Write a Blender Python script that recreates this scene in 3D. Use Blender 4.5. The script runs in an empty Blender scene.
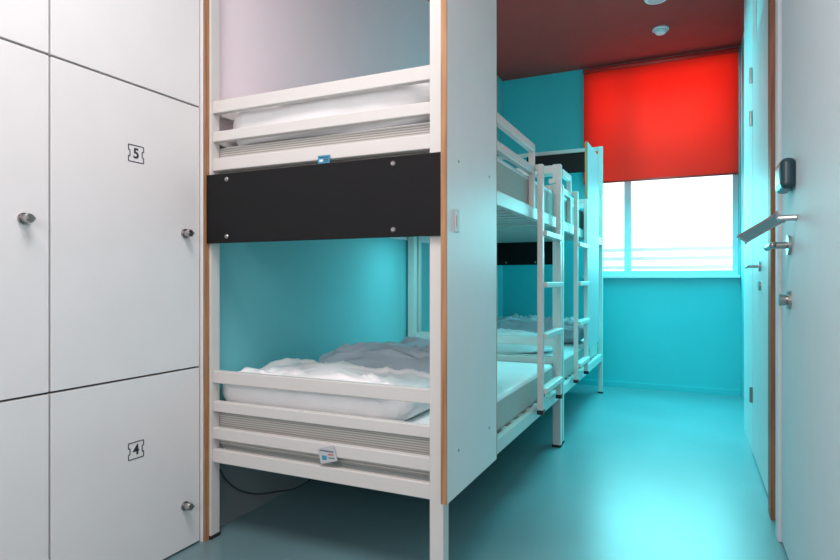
import bpy, bmesh, math, random
from mathutils import Vector, Matrix, noise

C = bpy.context.scene.collection
W = {}

# ------------------------------------------------------------ materials
def mat(name, col, rough=0.5, metal=0.0, noise_amt=0.04, noise_scale=6.0, bump=0.0, bump_scale=40.0,
        spec=0.5, coat=0.0):
    m = bpy.data.materials.new(name); m.use_nodes = True
    nt = m.node_tree; b = nt.nodes['Principled BSDF']
    b.inputs['Roughness'].default_value = rough
    b.inputs['Metallic'].default_value = metal
    b.inputs['Specular IOR Level'].default_value = spec
    if coat: b.inputs['Coat Weight'].default_value = coat
    tc = nt.nodes.new('ShaderNodeTexCoord')
    n = nt.nodes.new('ShaderNodeTexNoise'); n.inputs['Scale'].default_value = noise_scale
    n.inputs['Detail'].default_value = 4
    nt.links.new(tc.outputs['Object'], n.inputs['Vector'])
    r = nt.nodes.new('ShaderNodeValToRGB')
    r.color_ramp.elements[0].position = 0.3; r.color_ramp.elements[1].position = 0.7
    r.color_ramp.elements[0].color = tuple(max(0, c*(1-noise_amt)) for c in col)+(1,)
    r.color_ramp.elements[1].color = tuple(min(1, c*(1+noise_amt)) for c in col)+(1,)
    nt.links.new(n.outputs['Fac'], r.inputs['Fac'])
    nt.links.new(r.outputs['Color'], b.inputs['Base Color'])
    if bump:
        n2 = nt.nodes.new('ShaderNodeTexNoise'); n2.inputs['Scale'].default_value = bump_scale
        nt.links.new(tc.outputs['Object'], n2.inputs['Vector'])
        bp = nt.nodes.new('ShaderNodeBump'); bp.inputs['Strength'].default_value = bump
        bp.inputs['Distance'].default_value = 0.01
        nt.links.new(n2.outputs['Fac'], bp.inputs['Height'])
        nt.links.new(bp.outputs['Normal'], b.inputs['Normal'])
    return m

def stripes(name, c1, c2, freq):
    m = bpy.data.materials.new(name); m.use_nodes = True
    nt = m.node_tree; b = nt.nodes['Principled BSDF']; b.inputs['Roughness'].default_value = 0.85
    tc = nt.nodes.new('ShaderNodeTexCoord')
    w = nt.nodes.new('ShaderNodeTexWave'); w.wave_type = 'BANDS'; w.bands_direction = 'Z'
    w.inputs['Scale'].default_value = freq; w.inputs['Distortion'].default_value = 0.05
    nt.links.new(tc.outputs['Object'], w.inputs['Vector'])
    r = nt.nodes.new('ShaderNodeValToRGB')
    r.color_ramp.elements[0].position = 0.35; r.color_ramp.elements[1].position = 0.6
    r.color_ramp.elements[0].color = tuple(c1)+(1,); r.color_ramp.elements[1].color = tuple(c2)+(1,)
    nt.links.new(w.outputs['Fac'], r.inputs['Fac'])
    nt.links.new(r.outputs['Color'], b.inputs['Base Color'])
    return m

def woodmat(name, c1, c2):
    m = bpy.data.materials.new(name); m.use_nodes = True
    nt = m.node_tree; b = nt.nodes['Principled BSDF']; b.inputs['Roughness'].default_value = 0.5
    tc = nt.nodes.new('ShaderNodeTexCoord')
    mp = nt.nodes.new('ShaderNodeMapping'); mp.inputs['Scale'].default_value = (60, 60, 2)
    n = nt.nodes.new('ShaderNodeTexNoise'); n.inputs['Scale'].default_value = 2.0; n.inputs['Detail'].default_value = 6
    nt.links.new(tc.outputs['Object'], mp.inputs['Vector']); nt.links.new(mp.outputs['Vector'], n.inputs['Vector'])
    r = nt.nodes.new('ShaderNodeValToRGB')
    r.color_ramp.elements[0].position = 0.35; r.color_ramp.elements[1].position = 0.65
    r.color_ramp.elements[0].color = tuple(c1)+(1,); r.color_ramp.elements[1].color = tuple(c2)+(1,)
    nt.links.new(n.outputs['Fac'], r.inputs['Fac']); nt.links.new(r.outputs['Color'], b.inputs['Base Color'])
    return m

M_white = mat('white_laminate', (0.77, 0.775, 0.78), 0.4, noise_amt=0.015)
M_door = mat('cool_white_door_laminate', (0.64, 0.71, 0.73), 0.6, noise_amt=0.015, spec=0.25)
M_seam = mat('dark_wood_edge', (0.10, 0.055, 0.03), 0.7)
M_wood = woodmat('plywood_edge', (0.29, 0.135, 0.06), (0.46, 0.24, 0.12))
M_wood2 = woodmat('stained_wood', (0.22, 0.075, 0.035), (0.36, 0.14, 0.07))
M_frame = mat('cream_powder_coat', (0.65, 0.635, 0.61), 0.35, noise_amt=0.01)
M_black = mat('matt_black_board', (0.006, 0.006, 0.007), 0.45, bump=0.05, spec=0.22)
M_teal = mat('teal_paint', (0.17, 0.53, 0.58), 0.55, noise_amt=0.03, noise_scale=2)
M_teal_dark = mat('teal_paint_deep', (0.035, 0.50, 0.55), 0.5, noise_amt=0.03, noise_scale=2)
M_lilac = mat('pale_lilac_lit_wall', (0.93, 0.82, 0.87), 0.6, noise_amt=0.02, noise_scale=2)  # pale tint paints in the bright light on the upper bunk wall
M_wallwhite = mat('cool_white_paint', (0.70, 0.71, 0.72), 0.5, noise_amt=0.02)
M_skirt = mat('grey_wall_base_paint', (0.20, 0.215, 0.23), 0.6, noise_amt=0.03)
M_floor = mat('poured_resin_floor', (0.135, 0.245, 0.27), 0.30, noise_amt=0.14, noise_scale=1.4, bump=0.02, bump_scale=8, spec=0.65)
M_ceil = mat('oxblood_ceiling_paint', (0.46, 0.05, 0.042), 0.7, noise_amt=0.05, spec=0.3)
M_sheet = mat('white_cotton', (0.88, 0.88, 0.89), 0.85, bump=0.15, bump_scale=60)
M_blanket = mat('grey_blue_cotton', (0.52, 0.59, 0.66), 0.9, bump=0.2, bump_scale=60)
M_metal = mat('brushed_steel', (0.42, 0.41, 0.40), 0.3, 1.0)
M_satin = mat('satin_aluminium', (0.60, 0.61, 0.62), 0.35, 0.9)
M_plastic_w = mat('white_plastic', (0.75, 0.78, 0.80), 0.35)
M_plastic_g = mat('pale_grey_plastic', (0.50, 0.52, 0.53), 0.35)
M_greyboard = mat('grey_laminate', (0.38, 0.42, 0.44), 0.5, noise_amt=0.02)
M_reader = mat('dark_blue_plastic', (0.015, 0.05, 0.065), 0.3, spec=0.5)
M_readface = mat('cyan_grey_plastic', (0.10, 0.30, 0.35), 0.25)
M_ink = mat('black_ink', (0.02, 0.03, 0.05), 0.6)
M_faded = mat('faded_grey_print', (0.16, 0.18, 0.22), 0.6)
M_rubber = mat('black_rubber', (0.015, 0.015, 0.015), 0.6)
M_cable = mat('dark_grey_cable_sheath', (0.04, 0.04, 0.045), 0.6)
M_stripe = stripes('striped_ticking', (0.36, 0.345, 0.32), (0.62, 0.60, 0.565), 38)
M_blue = mat('blue_print', (0.05, 0.27, 0.42), 0.5)
M_red = mat('red_plastic', (0.6, 0.03, 0.02), 0.4)
M_pink = mat('faded_red_print', (0.50, 0.16, 0.14), 0.5)
M_winframe = mat('window_frame_paint', (0.62, 0.76, 0.80), 0.4)
M_out = mat('pale_painted_metal', (0.90, 0.94, 0.96), 0.8, noise_amt=0.01)

# translucent red fabric
M_blind = bpy.data.materials.new('red_blind_fabric'); M_blind.use_nodes = True
nt = M_blind.node_tree; nt.nodes.remove(nt.nodes['Principled BSDF'])
tc = nt.nodes.new('ShaderNodeTexCoord')
nz = nt.nodes.new('ShaderNodeTexNoise'); nz.inputs['Scale'].default_value = 1.1; nz.inputs['Detail'].default_value = 1
nt.links.new(tc.outputs['Object'], nz.inputs['Vector'])
cr = nt.nodes.new('ShaderNodeValToRGB')
cr.color_ramp.elements[0].position = 0.3; cr.color_ramp.elements[1].position = 0.7
cr.color_ramp.elements[0].color = (0.66, 0.058, 0.040, 1); cr.color_ramp.elements[1].color = (0.82, 0.105, 0.066, 1)
nt.links.new(nz.outputs['Fac'], cr.inputs['Fac'])
d = nt.nodes.new('ShaderNodeBsdfDiffuse'); d.inputs['Color'].default_value = (0.80, 0.11, 0.075, 1)
t = nt.nodes.new('ShaderNodeBsdfTranslucent'); nt.links.new(cr.outputs['Color'], t.inputs['Color'])
wv = nt.nodes.new('ShaderNodeTexNoise'); wv.inputs['Scale'].default_value = 300
bp = nt.nodes.new('ShaderNodeBump'); bp.inputs['Strength'].default_value = 0.2
nt.links.new(wv.outputs['Fac'], bp.inputs['Height']); nt.links.new(bp.outputs['Normal'], d.inputs['Normal'])
mx = nt.nodes.new('ShaderNodeMixShader'); mx.inputs[0].default_value = 0.75
nt.links.new(d.outputs[0], mx.inputs[1]); nt.links.new(t.outputs[0], mx.inputs[2])
nt.links.new(mx.outputs[0], nt.nodes['Material Output'].inputs[0])

M_glass = bpy.data.materials.new('clear_glass'); M_glass.use_nodes = True
nt = M_glass.node_tree; nt.nodes.remove(nt.nodes['Principled BSDF'])
tr = nt.nodes.new('ShaderNodeBsdfTransparent'); gl = nt.nodes.new('ShaderNodeBsdfGlossy'); gl.inputs['Roughness'].default_value = 0.02
lw = nt.nodes.new('ShaderNodeLayerWeight'); lw.inputs[0].default_value = 0.15
mx = nt.nodes.new('ShaderNodeMixShader')
nt.links.new(lw.outputs['Fresnel'], mx.inputs[0])
nt.links.new(tr.outputs[0], mx.inputs[1]); nt.links.new(gl.outputs[0], mx.inputs[2])
nt.links.new(mx.outputs[0], nt.nodes['Material Output'].inputs[0])

# ------------------------------------------------------------ builders
def reg(o, world, parent=None, **props):
    C.objects.link(o)
    world = Vector(world); W[o] = world
    if parent is not None:
        o.parent = parent; o.location = world - W[parent]
    else:
        o.location = world
    for k, v in props.items(): o[k] = v
    return o

def empty(name, loc, **props):
    e = bpy.data.objects.new(name, None); e.empty_display_size = 0.1
    return reg(e, loc, None, **props)

def from_bm(name, bm, origin, m, parent=None, smooth=False, **props):
    me = bpy.data.meshes.new(name)
    origin = Vector(origin)
    bmesh.ops.translate(bm, verts=bm.verts, vec=-origin)
    bmesh.ops.recalc_face_normals(bm, faces=bm.faces)
    bm.to_mesh(me); bm.free()
    if isinstance(m, (list, tuple)):
        for x in m: me.materials.append(x)
    else: me.materials.append(m)
    if smooth:
        for p in me.polygons: p.use_smooth = True
    o = bpy.data.objects.new(name, me)
    return reg(o, origin, parent, **props)

def add_box(bm, x0, x1, y0, y1, z0, z1, bevel=0.0, mi=0, rot=None, seg=2):
    x0, x1 = sorted((x0, x1)); y0, y1 = sorted((y0, y1)); z0, z1 = sorted((z0, z1))
    r = bmesh.ops.create_cube(bm, size=1.0)
    vs = r['verts']
    c = Vector(((x0+x1)/2, (y0+y1)/2, (z0+z1)/2))
    for v in vs:
        p = Vector((v.co.x*(x1-x0), v.co.y*(y1-y0), v.co.z*(z1-z0)))
        if rot is not None: p = rot @ p
        v.co = p + c
    fs = list({f for v in vs for f in v.link_faces})
    for f in fs: f.material_index = mi
    if bevel > 0:
        es = list({e for v in vs for e in v.link_edges})
        bmesh.ops.bevel(bm, geom=es, offset=bevel, segments=seg, affect='EDGES', profile=0.5)

def boxes(name, lst, m, parent=None, bevel=0.0, origin=None, **props):
    bm = bmesh.new()
    for b in lst:
        mi = b[6] if len(b) > 6 else 0
        add_box(bm, *b[:6], bevel=bevel, mi=mi)
    if origin is None:
        xs = [v.co.x for v in bm.verts]; ys = [v.co.y for v in bm.verts]; zs = [v.co.z for v in bm.verts]
        origin = ((min(xs)+max(xs))/2, (min(ys)+max(ys))/2, min(zs))
    return from_bm(name, bm, origin, m, parent, **props)

def add_cyl(bm, p0, p1, r0, r1=None, seg=20, mi=0):
    r1 = r0 if r1 is None else r1
    p0 = Vector(p0); p1 = Vector(p1); ax = (p1-p0); L = ax.length
    q = Vector((0, 0, 1)).rotation_difference(ax.normalized()).to_matrix().to_4x4()
    mtx = Matrix.Translation((p0+p1)/2) @ q
    r = bmesh.ops.create_cone(bm, cap_ends=True, segments=seg, radius1=r0, radius2=r1, depth=L, matrix=mtx)
    for f in {f for v in r['verts'] for f in v.link_faces}: f.material_index = mi

def cyls(name, lst, m, parent=None, **props):
    bm = bmesh.new()
    for c in lst: add_cyl(bm, *c)
    xs = sum((v.co for v in bm.verts), Vector())/len(bm.verts)
    o = from_bm(name, bm, xs, m, parent, **props)
    for p in o.data.polygons:
        if len(p.vertices) == 4: p.use_smooth = True
    return o

def lump(name, c, dims, m, seed=0, wr=0.02, pw=0.55, tilt=0.0, yaw=0.0, pinch=0.0, fine=1.0, **props):
    """soft cloth body: rounded box with folds. c = centre of base"""
    bm = bmesh.new()
    bmesh.ops.create_uvsphere(bm, u_segments=200, v_segments=110, radius=1.0)
    off = Vector((seed*7.3, seed*3.1, seed*1.7))
    dx, dy, dz = dims
    R = Matrix.Rotation(yaw, 3, 'Z')
    def sp(a, p): return math.copysign(abs(a)**p, a)
    for v in bm.verts:
        n = v.co.normalized()
        p = Vector((sp(n.x, pw), sp(n.y, pw), sp(n.z, 0.8)))
        if pinch:
            k = 1 - pinch*(abs(p.x)*abs(p.y))
            p.z *= k
        q = Vector((p.x*dx/2, p.y*dy/2, p.z*dz/2))
        f = noise.noise(q*4+off)*1.0 + noise.noise(q*9+off)*0.35*fine
        wob = noise.noise(q*3+off)*0.8
        r1 = 1-abs(noise.noise(Vector((q.x*4+q.y*4+wob, q.y*11-q.x*4+wob, q.z*6))+off))*5.0
        r2 = 1-abs(noise.noise(Vector((q.x*10+wob*2, q.y*7+q.x*5, q.z*10))+off*2))*5.0
        disp = f*wr*1.1 + max(r1, -0.3)*wr*0.65 + max(r2, -0.3)*wr*0.4*fine
        q = q + Vector((n.x*disp*0.2, n.y*disp*0.3, max(n.z, 0.0)*disp*1.3))
        q.z += tilt*q.x
        q = R @ q
        q.z = max(q.z + dz/2*0.8, 0.0)
        v.co = q + Vector(c)
    o = from_bm(name, bm, c, m, None, smooth=True, **props)
    return o

def text_mesh(txt, size, name, m):
    cu = bpy.data.curves.new(name, 'FONT'); cu.body = txt; cu.size = size
    cu.align_x = 'CENTER'; cu.align_y = 'CENTER'; cu.extrude = 0.0006; cu.offset = size*0.02
    tmp = bpy.data.objects.new('tmp_text', cu); C.objects.link(tmp)
    bpy.context.view_layer.update()
    me = bpy.data.meshes.new_from_object(tmp.evaluated_get(bpy.context.evaluated_depsgraph_get()))
    bpy.data.objects.remove(tmp)
    me.name = name
    me.materials.clear(); me.materials.append(m)
    return me

# ------------------------------------------------------------ room shell
XL, XR, YB, ZC, YF = -1.76, 0.34, 5.8, 3.05, -1.6
S = dict(kind='structure')
boxes('floor', [(-2.6, 0.7, YF-0.1, YB+0.1, -0.1, 0.0)], M_floor, **S)
boxes('ceiling', [(-2.6, 0.7, YF-0.1, YB+0.18, ZC, ZC+0.1)], M_ceil, **S)
boxes('wall_left', [(XL-0.12, XL, 1.725, YB, 0, ZC)], M_teal, **S)
boxes('wall_left.001', [(-2.5, -2.4, YF, 1.725, 0, ZC)], M_wallwhite, **S)
boxes('wall_left.002', [(XL, XL+0.012, 1.73, 5.50, 1.28, ZC-0.002)], M_lilac, **S)  # thin sheet over the teal wall, coloured as its brightly lit upper part
boxes('baseboard_left', [(XL, XL+0.010, 1.73, YB, 0.0, 0.30)], M_skirt, **S)
boxes('wall_front', [(-2.6, 0.6, YF-0.1, YF, 0, ZC)], M_wallwhite, **S)
boxes('wall_right', [(XR, XR+0.14, YF, 4.5, 0, ZC)], M_wallwhite, **S)
boxes('wall_right.001', [(0.385, 0.48, 4.5, YB, 0, ZC)], M_teal, **S)
WX0, WX1, WZ0, WZ1 = -0.93, 0.375, 1.05, 2.98
boxes('wall_back', [(-1.9, WX0, YB, YB+0.18, 0, ZC), (WX0, WX1, YB, YB+0.18, 0, WZ0),
                    (WX0, WX1, YB, YB+0.18, WZ1, ZC), (WX1, 0.5, YB, YB+0.18, 0, ZC)], M_teal_dark, **S)
boxes('baseboard_right', [(XR-0.008, XR, 2.70, 4.5, 0, 0.05)], M_seam, **S)
boxes('baseboard_back', [(-1.7, 0.38, YB-0.01, YB, 0, 0.05)], M_teal_dark, **S)
# window
fw = 0.045
mul = -0.56
ya, yb = YB+0.12, YB+0.17
zl, zh = WZ0+0.002, WZ1-0.002
boxes('window_1', [(WX0+0.001, WX0+fw, ya, yb, zl+fw, zh-fw), (WX1-fw, WX1-0.001, ya, yb, zl+fw, zh-fw),
                   (WX0+0.001, WX1-0.001, ya, yb, zl, zl+fw), (WX0+0.001, WX1-0.001, ya, yb, zh-fw, zh),
                   (mul-0.03, mul+0.03, ya, yb, zl+fw, zh-fw)], M_winframe, **S)
boxes('window_1.001', [(WX0+fw, mul-0.03, YB+0.14, YB+0.146, zl+fw, zh-fw), (mul+0.03, WX1-fw, YB+0.14, YB+0.146, zl+fw, zh-fw)], M_glass, **S)
boxes('trim_1', [(WX0-0.02, WX1+0.005, YB-0.04, YB-0.001, WZ0-0.022, WZ0+0.003)], M_winframe, bevel=0.003, **S)
# roller blind
rb = empty('roller_blind', (-0.28, YB-0.04, 1.93), label='bright red fabric roller blind pulled halfway down the window', category='blind')
boxes('fabric', [(-0.945, 0.365, YB-0.042, YB-0.039, 1.94, ZC-0.05)], M_blind, rb)
cyls('roller_tube', [((-0.945, YB-0.05, ZC-0.045), (0.365, YB-0.05, ZC-0.045), 0.022)], M_red, rb)
cyls('bottom_bar', [((-0.945, YB-0.04, 1.935), (0.365, YB-0.04, 1.935), 0.009)], M_red, rb)
# exterior railing
rl = empty('balcony_railing', (-0.2, 7.0, 0.0), label='pale metal balcony railing with horizontal bars outside window', category='railing')
for z in (1.05, 1.15, 1.25, 1.35):
    boxes('rail', [(-2.2, 1.8, 6.98, 7.02, z-0.02, z+0.02)], M_out, rl)
for x in (-1.6, 0.75, 1.7):
    boxes('post', [(x-0.02, x+0.02, 7.02, 7.05, 0, 1.36)], M_out, rl)
boxes('trim_2', [(-3, 2.5, YB+0.2, 7.3, -0.1, 0.0)], M_out, **S)

# ceiling fixtures
sd = empty('smoke_detector', (-0.23, 5.12, ZC), label='small round smoke detector fixed to the dark red ceiling', category='smoke detector')
cyls('base', [((-0.23, 5.12, ZC-0.018), (-0.23, 5.12, ZC), 0.062, 0.062, 36)], M_plastic_w, sd)
cyls('cap', [((-0.23, 5.12, ZC-0.045), (-0.23, 5.12, ZC-0.018), 0.035, 0.055, 36)], M_plastic_w, sd)
dl = empty('ceiling_downlight', (-0.235, 4.56, ZC), label='round recessed ceiling light with white ring', category='light')
cyls('ring', [((-0.235, 4.56, ZC-0.012), (-0.235, 4.56, ZC), 0.075, 0.085, 40)], M_plastic_w, dl)
cyls('lens', [((-0.235, 4.56, ZC-0.016), (-0.235, 4.56, ZC-0.012), 0.055, 0.055, 40)], M_plastic_g, dl)

# ------------------------------------------------------------ lockers
LX = -1.72
rows = [(0.004, 0.676), (0.676, 1.675), (1.675, 2.67)]
cols = [(0.525, 1.106), (1.106, 1.687), (-0.056, 0.525)]
for ci, (y0, y1) in enumerate(cols):
    for ri, (z0, z1) in enumerate(rows):
        num = {(1, 1): '5', (1, 0): '4'}.get((ci, ri))
        lab = 'white laminate locker with keyed cam knob' + (', numbered %s' % num if num else ', plain unnumbered door')
        L = empty('locker', (LX-0.3, (y0+y1)/2, z0), label=lab, category='locker', group='white wall lockers')
        g = 0.0035
        boxes('body', [(LX-0.55, LX-0.02, y0, y0+0.016, z0, z1), (LX-0.55, LX-0.02, y1-0.016, y1, z0, z1),
                       (LX-0.55, LX-0.02, y0+0.016, y1-0.016, z0, z0+0.016), (LX-0.55, LX-0.02, y0+0.016, y1-0.016, z1-0.016, z1),
                       (LX-0.55, LX-0.535, y0+0.016, y1-0.016, z0+0.016, z1-0.016)], M_seam, L)
        dr = boxes('door', [(LX-0.019, LX, y0+g, y1-g, z0+g, z1-g)], M_white, L, bevel=0.001)
        ky = y1-0.076
        kz = {0: 0.167, 1: 1.184, 2: 2.2}[ri]
        kb = bmesh.new()
        add_cyl(kb, (LX, ky, kz), (LX+0.006, ky, kz), 0.017, seg=24)
        add_cyl(kb, (LX+0.006, ky, kz), (LX+0.026, ky, kz), 0.012, seg=24)
        add_cyl(kb, (LX+0.026, ky, kz), (LX+0.034, ky, kz), 0.015, 0.012, seg=24)
        add_box(kb, LX+0.034, LX+0.040, ky-0.011, ky+0.011, kz-0.003, kz+0.003, bevel=0.001)
        from_bm('knob', kb, (LX, ky, kz), M_metal, dr, label='steel cam lock knob')
        if num:
            ny, nz = 1.401, (1.44 if ri == 1 else 0.43)
            w2, h2, th = 0.030, 0.028, 0.0028
            e0, e1 = LX, LX+0.0012
            fr = []
            for sg in (-1, 1):
                fr.append((e0, e1, ny-w2, ny+w2, nz+sg*h2-th/2, nz+sg*h2+th/2))
                fr.append((e0, e1, ny+sg*w2-th/2, ny+sg*w2+th/2, nz+0.010, nz+h2))
                fr.append((e0, e1, ny+sg*w2-th/2, ny+sg*w2+th/2, nz-h2, nz-0.010))
                fr.append((e0, e1, ny+sg*(w2-0.006), ny+sg*w2, nz+0.010-th/2, nz+0.010+th/2))
                fr.append((e0, e1, ny+sg*(w2-0.006), ny+sg*w2, nz-0.010-th/2, nz-0.010+th/2))
                fr.append((e0, e1, ny+sg*(w2-0.006)-th/2, ny+sg*(w2-0.006)+th/2, nz-0.010, nz+0.010))
            pl = boxes('number_label', fr, M_ink, dr, label='black ticket-shaped outline around numeral %s' % num)
            me = text_mesh(num, 0.048, 'numeral', M_ink)
            for v in me.vertices:
                x, y, z = v.co; v.co = (z, x, y)
            bm = bmesh.new(); bm.from_mesh(pl.data)
            off = Vector((LX+0.0006, ny, nz)) - W[pl]
            bm2 = bmesh.new(); bm2.from_mesh(me)
            bmesh.ops.translate(bm2, verts=bm2.verts, vec=off)
            tmp = bpy.data.meshes.new('t'); bm2.to_mesh(tmp); bm2.free()
            bm.from_mesh(tmp); bm.to_mesh(pl.data); bm.free()
boxes('trim_3', [(LX-0.55, LX-0.002, -0.056, 1.687, 2.674, ZC-0.002)], M_white, **S)
# end panel with exposed ply edge
pp = empty('partition_panel', (-2.05, 1.705, 0), label='tall white panel with exposed plywood edge beside lockers', category='panel')
boxes('board', [(-2.39, -1.709, 1.692, 1.716, 0, ZC-0.004)], M_white, pp)
boxes('edge_strip', [(-1.709, -1.703, 1.692, 1.716, 0, ZC-0.004)], M_wood, pp, label='warm brown plywood edge')

# ------------------------------------------------------------ bunk beds
PX0, PX1 = -1.720, -0.742        # post centre lines (wall side / aisle side)
def bunk(y_near, y_far, board_y, near_h, far_h, ladder, board_sign, label, extra_board=False):
    B = empty('bunk_bed', ((PX0+PX1)/2, (y_near+y_far)/2, 0), label=label, category='bunk bed', group='steel bunk beds')
    pw = 0.024 if not extra_board else 0.020
    for x in (PX0, PX1):
        for y, h in ((y_near, near_h), (y_far, far_h)):
            boxes('post', [(x-pw, x+pw, y-pw, y+pw, 0.012, h)], M_frame, B, bevel=0.003)
            boxes('foot_cap', [(x-pw-0.002, x+pw+0.002, y-pw-0.002, y+pw+0.002, 0.0, 0.014)], M_rubber, B)
    for y in (y_near, y_far):
        for z, hh in ((1.683, 0.024), (1.568, 0.020), (1.459, 0.024), (0.632, 0.024), (0.517, 0.020), (0.412, 0.022), (0.325, 0.026)):
            boxes('end_rail', [(PX0+pw, PX1-pw, y-0.014, y+0.014, z-hh, z+hh)], M_frame, B, bevel=0.003)
    # side frames
    for x in (PX0, PX1):
        boxes('side_rail', [(x-0.014, x+0.014, y_near+pw, y_far-pw, 1.32, 1.381)], M_frame, B, bevel=0.003)
        boxes('side_rail', [(x-0.014, x+0.014, y_near+pw, y_far-pw, 0.29, 0.351)], M_frame, B, bevel=0.003)
    ly0, ly1 = ladder
    ga, gb = y_near+pw, ly0-0.02
    for z in (1.683, 1.568):
        boxes('guard_rail', [(PX1-0.014, PX1+0.014, ga, gb, z-0.02, z+0.02)], M_frame, B, bevel=0.003)
        boxes('guard_rail', [(PX0-0.014, PX0+0.014, y_near+pw, y_far-pw, z-0.02, z+0.02)], M_frame, B, bevel=0.003)
    boxes('guard_rail_upright', [(PX1-0.014, PX1+0.014, gb-0.014, gb+0.014, 1.381, 1.70)], M_frame, B, bevel=0.002)
    # slatted bases
    for z in (1.375, 0.345):
        sl = []
        n = 13
        for i in range(n):
            yy = y_near+0.09+(y_far-y_near-0.18)*i/(n-1)
            sl.append((PX0+0.014, PX1-0.014, yy-0.03, yy+0.03, z-0.012, z+0.008))
        boxes('slatted_base', sl, M_frame, B)
    # board
    by = board_y
    bx1 = -1.15 if extra_board else PX1+0.023
    bd = boxes('black_board', [(-1.701, bx1, by-0.009, by+0.009, 1.151, 1.415)], M_black, B, bevel=0.002, label='matt black privacy board with steel screws')
    for x in (-1.60, bx1-0.17):
        for z in (1.175, 1.392):
            sc = bmesh.new()
            add_cyl(sc, (x, by+board_sign*0.009, z), (x, by+board_sign*0.013, z), 0.009, 0.006, seg=16)
            from_bm('screw', sc, (x, by, z), M_metal, bd)
    if extra_board:
        boxes('head_board', [(-1.40, -0.85, by-0.009, by+0.009, 1.98, 2.16)], M_black, B, bevel=0.002, label='matt black board')
        boxes('end_rail', [(PX0+pw, PX1-pw, y_far-0.014, y_far+0.014, 2.165, 2.20)], M_frame, B, bevel=0.003)
    # ladder
    lx = PX1+0.04
    lw_ = 0.011 if extra_board else 0.018
    ld = boxes('ladder', [(lx-0.013, lx+0.015, y-lw_, y+lw_, 0.345, 1.60) for y in (ly0, ly1)]
                       + [(lx-0.055, lx-0.0131, y-lw_, y+lw_, 1.572, 1.599) for y in (ly0, ly1)], M_frame, B, bevel=0.003)
    for z in (1.25, 0.985, 0.72, 0.44):
        boxes('rung', [(lx-0.012, lx+0.03, ly0+lw_, ly1-lw_, z-0.014, z+0.014)], M_frame, ld, bevel=0.003)
    for y in (ly0, ly1):
        boxes('end_cap', [(lx-0.014, lx+0.018, y-lw_-0.002, y+lw_+0.002, 0.325, 0.347)], M_rubber, ld)
    return B

YN = 1.743
B1 = bunk(YN, 3.575, YN-0.033, 2.35, 1.71, (2.97, 3.42), -1,
          'cream steel bunk bed with black board and ladder, beside lockers')
B2 = bunk(3.66, 5.42, 5.42-0.033, 1.60, 2.20, (3.97, 4.38), -1,
          'cream steel bunk bed with ladder, beside the window', extra_board=True)

def tag(z, x, w, h, ang, lab):
    R = Matrix.Rotation(ang, 3, 'Y')
    bm = bmesh.new(); y = YN-0.0195
    add_box(bm, x-w/2, x+w/2, y, y+0.003, z-h/2, z+h/2, mi=0, rot=R)
    for (dx, dz, ww, hh, mi) in ((-w*0.0, h*0.24, w*0.8, h*0.10, 2), (-w*0.22, -h*0.15, w*0.28, h*0.28, 1), (w*0.2, -h*0.04, w*0.3, h*0.09, 3 if ang else 2), (w*0.2, -h*0.26, w*0.35, h*0.07, 2)):
        p = R @ Vector((dx, 0, dz))
        add_box(bm, x+p.x-ww/2, x+p.x+ww/2, y-0.0006, y+0.001, z+p.z-hh/2, z+p.z+hh/2, mi=mi)
    return from_bm('bed_tag', bm, (x, y, z), [M_plastic_g, M_blue, M_faded, M_pink] if ang else [M_blue, M_plastic_w, M_ink, M_red], B1, label=lab)
tag(0.397, -1.16, 0.070, 0.054, math.radians(-16), 'small pale care tag with faded blue, red and grey print')
tag(1.435, -1.175, 0.050, 0.028, 0.0, 'small blue tag')

# mattresses
def mattress(y0, y1, z0, z1, lab):
    M = empty('mattress', ((PX0+PX1)/2, (y0+y1)/2, z0), label=lab, category='mattress', group='striped mattresses')
    boxes('ticking_core', [(-1.744, PX1-0.018, y0, y1, z0, z1-0.012)], M_stripe, M, bevel=0.012)
    boxes('fitted_sheet', [(-1.745, PX1-0.0165, y0+0.03, y1-0.02, z1-0.035, z1)], M_sheet, M, bevel=0.016)
    return M
m1 = (YN+0.026, 3.545); m2 = (3.70, 5.372)
ZM = 0.505
mattress(*m1, 0.354, ZM, 'beige striped mattress on lower bunk beside lockers')
mattress(*m1, 1.384, 1.546, 'beige striped mattress on upper bunk beside lockers')
mattress(*m2, 0.354, ZM, 'striped mattress on lower bunk near window')
mattress(*m2, 1.384, 1.546, 'striped mattress on upper bunk near window')

# bedding
lump('pillow', (-1.315, 1.985, ZM), (0.85, 0.425, 0.150), M_sheet, seed=1, wr=0.019, pw=0.28, fine=0.9, label='creased white pillow at end of lower bunk', category='pillow')
lump('pillow', (-1.23, 2.51, ZM), (0.80, 0.48, 0.215), M_blanket, seed=2, wr=0.024, pw=0.34, pinch=0.45, yaw=0.06, fine=0.7, label='crumpled pale grey-blue pillow on lower bunk', category='pillow')
lump('pillow', (-1.33, 3.03, ZM), (0.56, 0.38, 0.17), M_sheet, seed=3, wr=0.014, pw=0.5, pinch=0.5, label='white pillow on lower bunk', category='pillow')
lump('pillow', (-1.235, 1.995, 1.546), (0.90, 0.44, 0.212), M_sheet, seed=9, wr=0.022, pw=0.30, tilt=0.05, fine=0.7, label='plump creased white pillow on upper bunk', category='pillow')
lump('pillow', (-1.2, 4.05, ZM), (0.7, 0.42, 0.15), M_sheet, seed=6, wr=0.012, pw=0.6, pinch=0.5, label='white pillow on lower bunk near window', category='pillow')
lump('blanket', (-1.2, 4.85, ZM), (0.84, 0.6, 0.19), M_blanket, seed=7, wr=0.03, pw=0.55, label='folded grey-blue blanket on lower bunk near window', category='blanket')
lump('duvet', (-1.2, 4.3, 1.546), (0.84, 0.6, 0.10), M_sheet, seed=8, wr=0.018, pw=0.55, label='white duvet on upper bunk near window', category='duvet')

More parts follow.
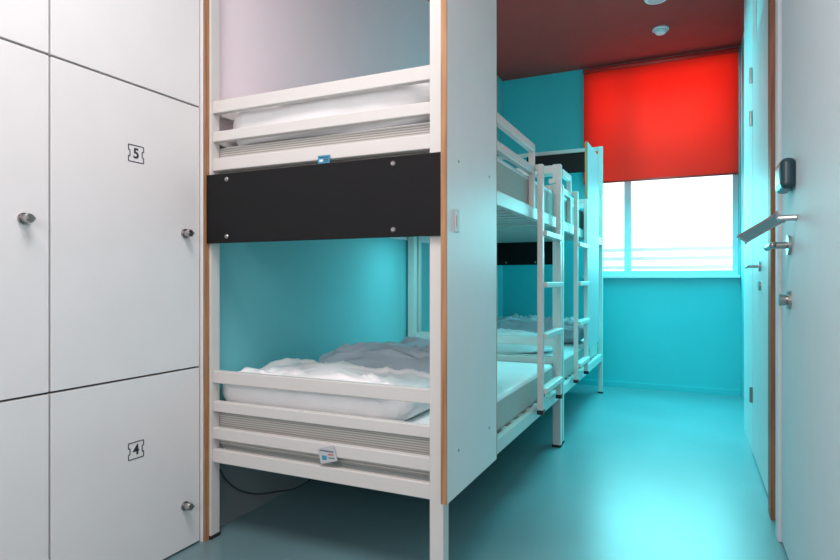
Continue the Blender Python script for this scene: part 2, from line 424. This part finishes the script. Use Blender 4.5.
# privacy panels
def privacy(y0, y1, z0, z1, lab, m, sw=False):
    P = empty('privacy_panel', (-0.706, (y0+y1)/2, z0), label=lab, category='panel', group='side panels on bunks')
    x0, x1 = -0.7145, -0.697
    ew = 0.006 if sw else 0.010
    boxes('board', [(x0, x1, y0+ew, y1-ew, z0, z1)], m, P, bevel=0.001)
    boxes('edge_strip', [(x0-0.002, x1, y0, y0+ew, z0, z1)], M_wood, P, label='plywood edge')
    boxes('edge_strip', [(x0-0.002, x1, y1-ew, y1, z0, z1)], M_wood, P, label='plywood edge')
    if sw:
        s = boxes('light_switch', [(x1, x1+0.007, 1.758, 1.792, 1.165, 1.24)], M_plastic_g, P, bevel=0.003, label='small grey switch plate')
        boxes('switch_rocker', [(x1+0.007, x1+0.010, 1.766, 1.784, 1.185, 1.220)], M_plastic_g, s, bevel=0.002)
        for (yy, zz) in ((1.80, 1.40), (2.12, 1.40), (1.80, 0.45), (2.12, 0.45)):
            sc = bmesh.new()
            add_cyl(sc, (x1, yy, zz), (x1+0.002, yy, zz), 0.006, 0.004, seg=14)
            from_bm('screw', sc, (x1, yy, zz), M_metal, P)
privacy(1.695, 2.218, 0.305, ZC-0.004, 'tall white panel with plywood edges on bunk side', M_white, True)
privacy(4.42, 5.00, 0.50, 2.03, 'grey panel with plywood edges on bunk near window', M_greyboard)

# cable under the bed
cu = bpy.data.curves.new('power_cable', 'CURVE'); cu.dimensions = '3D'; cu.bevel_depth = 0.0035; cu.bevel_resolution = 3
pts = [(-1.742, 1.80, 0.26), (-1.735, 1.86, 0.17), (-1.725, 1.98, 0.09), (-1.71, 2.13, 0.05), (-1.69, 2.28, 0.03), (-1.69, 2.40, 0.06), (-1.74, 2.46, 0.15)]
s = cu.splines.new('BEZIER'); s.bezier_points.add(len(pts)-1)
for bpnt, p in zip(s.bezier_points, pts):
    bpnt.co = Vector(p)-Vector(pts[0]); bpnt.handle_left_type = bpnt.handle_right_type = 'AUTO'
cu.materials.append(M_cable)
tmp = bpy.data.objects.new('t', cu); C.objects.link(tmp); bpy.context.view_layer.update()
me = bpy.data.meshes.new_from_object(tmp.evaluated_get(bpy.context.evaluated_depsgraph_get()))
bpy.data.objects.remove(tmp)
o = bpy.data.objects.new('power_cable', me)
reg(o, pts[0], label='black power cable looping along wall under bunk', category='cable')

# ------------------------------------------------------------ right side doors
D1 = boxes('door_1', [(0.312, XR-0.001, 1.58, 2.62, 0.012, 2.45)], M_door, bevel=0.002, **S)
boxes('trim_4', [(0.300, XR-0.001, 2.63, 2.70, 0, 2.60)], M_door, bevel=0.002, **S)
dx = 0.312
def lever(parent, fx, y, z, L, r=0.009, nm='lever_handle', rose=0.026):
    bm = bmesh.new()
    add_cyl(bm, (fx, y, z), (fx-0.010, y, z), rose, seg=32)
    add_cyl(bm, (fx-0.010, y, z), (fx-0.055, y, z), r, seg=20)
    add_cyl(bm, (fx-0.055, y-0.008, z), (fx-0.058, y+L, z-0.002), r, r*0.85, seg=20)
    bmesh.ops.create_uvsphere(bm, u_segments=16, v_segments=10, radius=r, matrix=Matrix.Translation((fx-0.058, y+L, z-0.002)))
    bmesh.ops.create_uvsphere(bm, u_segments=16, v_segments=10, radius=r, matrix=Matrix.Translation((fx-0.055, y-0.008, z)))
    return from_bm(nm, bm, (fx, y, z), M_metal, parent, smooth=False, label='brushed steel lever handle')
lever(D1, dx, 2.40, 1.132, 0.12, r=0.012, rose=0.034)
bm = bmesh.new()
add_cyl(bm, (dx, 2.40, 0.94), (dx-0.010, 2.40, 0.94), 0.032, seg=32)
add_cyl(bm, (dx-0.010, 2.40, 0.94), (dx-0.034, 2.40, 0.94), 0.018, 0.021, seg=24)
from_bm('thumb_turn', bm, (dx, 2.40, 0.94), M_metal, D1, label='round steel privacy turn')
bm = bmesh.new()
add_box(bm, dx-0.044, dx, 2.27, 2.43, 1.314, 1.418, bevel=0.018, mi=0, seg=5)
add_box(bm, dx-0.0455, dx-0.043, 2.295, 2.405, 1.334, 1.398, bevel=0.001, mi=1)
from_bm('card_reader', bm, (dx, 2.38, 1.31), [M_reader, M_readface], D1, label='rounded dark key card reader with teal-grey face')
bm = bmesh.new()
add_cyl(bm, (dx, 2.26, 1.215), (dx-0.055, 2.27, 1.215), 0.010, seg=20)
p0 = Vector((0.266, 2.266, 1.219)); p1 = Vector((0.165, 2.385, 1.158))
ax = (p1-p0); L = ax.length; q = Vector((1, 0, 0)).rotation_difference(ax.normalized()).to_matrix()
r = bmesh.ops.create_cube(bm, size=1.0)
for v in r['verts']:
    v.co = q @ Vector((v.co.x*L, v.co.y*0.034, v.co.z*0.012)) + (p0+p1)/2
es = list({e for v in r['verts'] for e in v.link_edges})
bmesh.ops.bevel(bm, geom=es, offset=0.004, segments=3, affect='EDGES')
from_bm('paddle_lever', bm, p0, M_satin, D1, label='satin metal paddle lever')

D2 = boxes('door_2', [(0.318, XR-0.001, 2.99, 3.88, 0.012, 2.35)], M_wallwhite, bevel=0.002, **S)
boxes('trim_5', [(0.300, XR-0.001, 2.86, 2.95, 0, 3.04)], M_wood2, bevel=0.002, **S)
boxes('jamb_gap_shade', [(0.312, XR-0.001, 2.951, 2.985, 0, 3.04)], M_black, **S)  # black strip paints in the dark of the gap beside the jamb
boxes('trim_7', [(0.318, XR-0.001, 3.90, 4.5, 0, 3.04)], M_wallwhite, bevel=0.002, **S)
lever(D2, 0.318, 3.45, 1.08, 0.10, r=0.008)
bm = bmesh.new(); add_cyl(bm, (0.318, 3.45, 0.98), (0.308, 3.45, 0.98), 0.024, seg=28)
from_bm('key_escutcheon', bm, (0.318, 3.45, 0.98), M_metal, D2, label='round steel key plate')
for z in (0.3, 1.9, 2.15):
    bm = bmesh.new(); add_cyl(bm, (0.31, 3.885, z), (0.31, 3.885, z+0.09), 0.008, seg=14)
    from_bm('hinge', bm, (0.31, 3.885, z), M_metal, D2, label='steel barrel hinge')

# ------------------------------------------------------------ lights
def area(name, loc, rot, sx, sy, power, col, spread=180):
    l = bpy.data.lights.new(name, 'AREA'); l.shape = 'RECTANGLE'; l.size = sx; l.size_y = sy
    l.energy = power; l.color = col; l.spread = math.radians(spread)
    o = bpy.data.objects.new(name, l); o.location = loc; o.rotation_euler = rot; C.objects.link(o)
    return o
area('front_fill_light', (-0.75, 0.5, 2.98), (0, 0, 0), 0.9, 1.0, 46, (1.0, 0.97, 0.97))  # unseen neutral fill added overhead to brighten the front of the room
area('entry_fill_light', (-0.4, -1.3, 1.9), (math.radians(90), 0, 0), 1.2, 1.2, 25, (1.0, 0.96, 0.96))  # fill panel added behind the camera, no fixture there
area('cyan_window_fill', (-0.25, YB-0.12, 1.5), (math.radians(-45), 0, 0), 1.2, 0.85, 20, (0.10, 0.90, 0.96), 130)  # cyan fill added inside the window to tint the floor
area('cyan_rear_fill', (-0.25, 4.6, 2.98), (0, 0, 0), 0.8, 1.9, 48, (0.07, 0.88, 0.95), 105)  # added cyan fill for the rear floor and walls, no such fixture
area('bunk_glow_fill', (-1.3, 3.25, 1.30), (0, 0, 0), 0.4, 0.12, 4.0, (0.35, 0.95, 1.0))  # invented cyan light that brightens the lower bunk recess
area('blind_backlight_fill', (-0.28, 6.5, 2.62), (math.radians(-90), 0, 0), 1.5, 0.9, 12, (1.0, 0.97, 0.95), 120)  # extra area light added outside to make the blind glow

w = bpy.data.worlds.new('daylight'); bpy.context.scene.world = w; w.use_nodes = True
nt = w.node_tree; bg = nt.nodes['Background']; bg.inputs['Color'].default_value = (0.86, 0.95, 1.0, 1); bg.inputs['Strength'].default_value = 1.7

try:
    bpy.context.scene.view_settings.view_transform = 'Standard'
except Exception: pass

cam = bpy.data.cameras.new('camera'); cam.lens = 25.07; cam.sensor_width = 36; cam.clip_start = 0.02
co = bpy.data.objects.new('camera', cam); C.objects.link(co)
co.location = (0, 0, 1.01); co.rotation_euler = (math.radians(90), 0, math.radians(24.94))
bpy.context.scene.camera = co
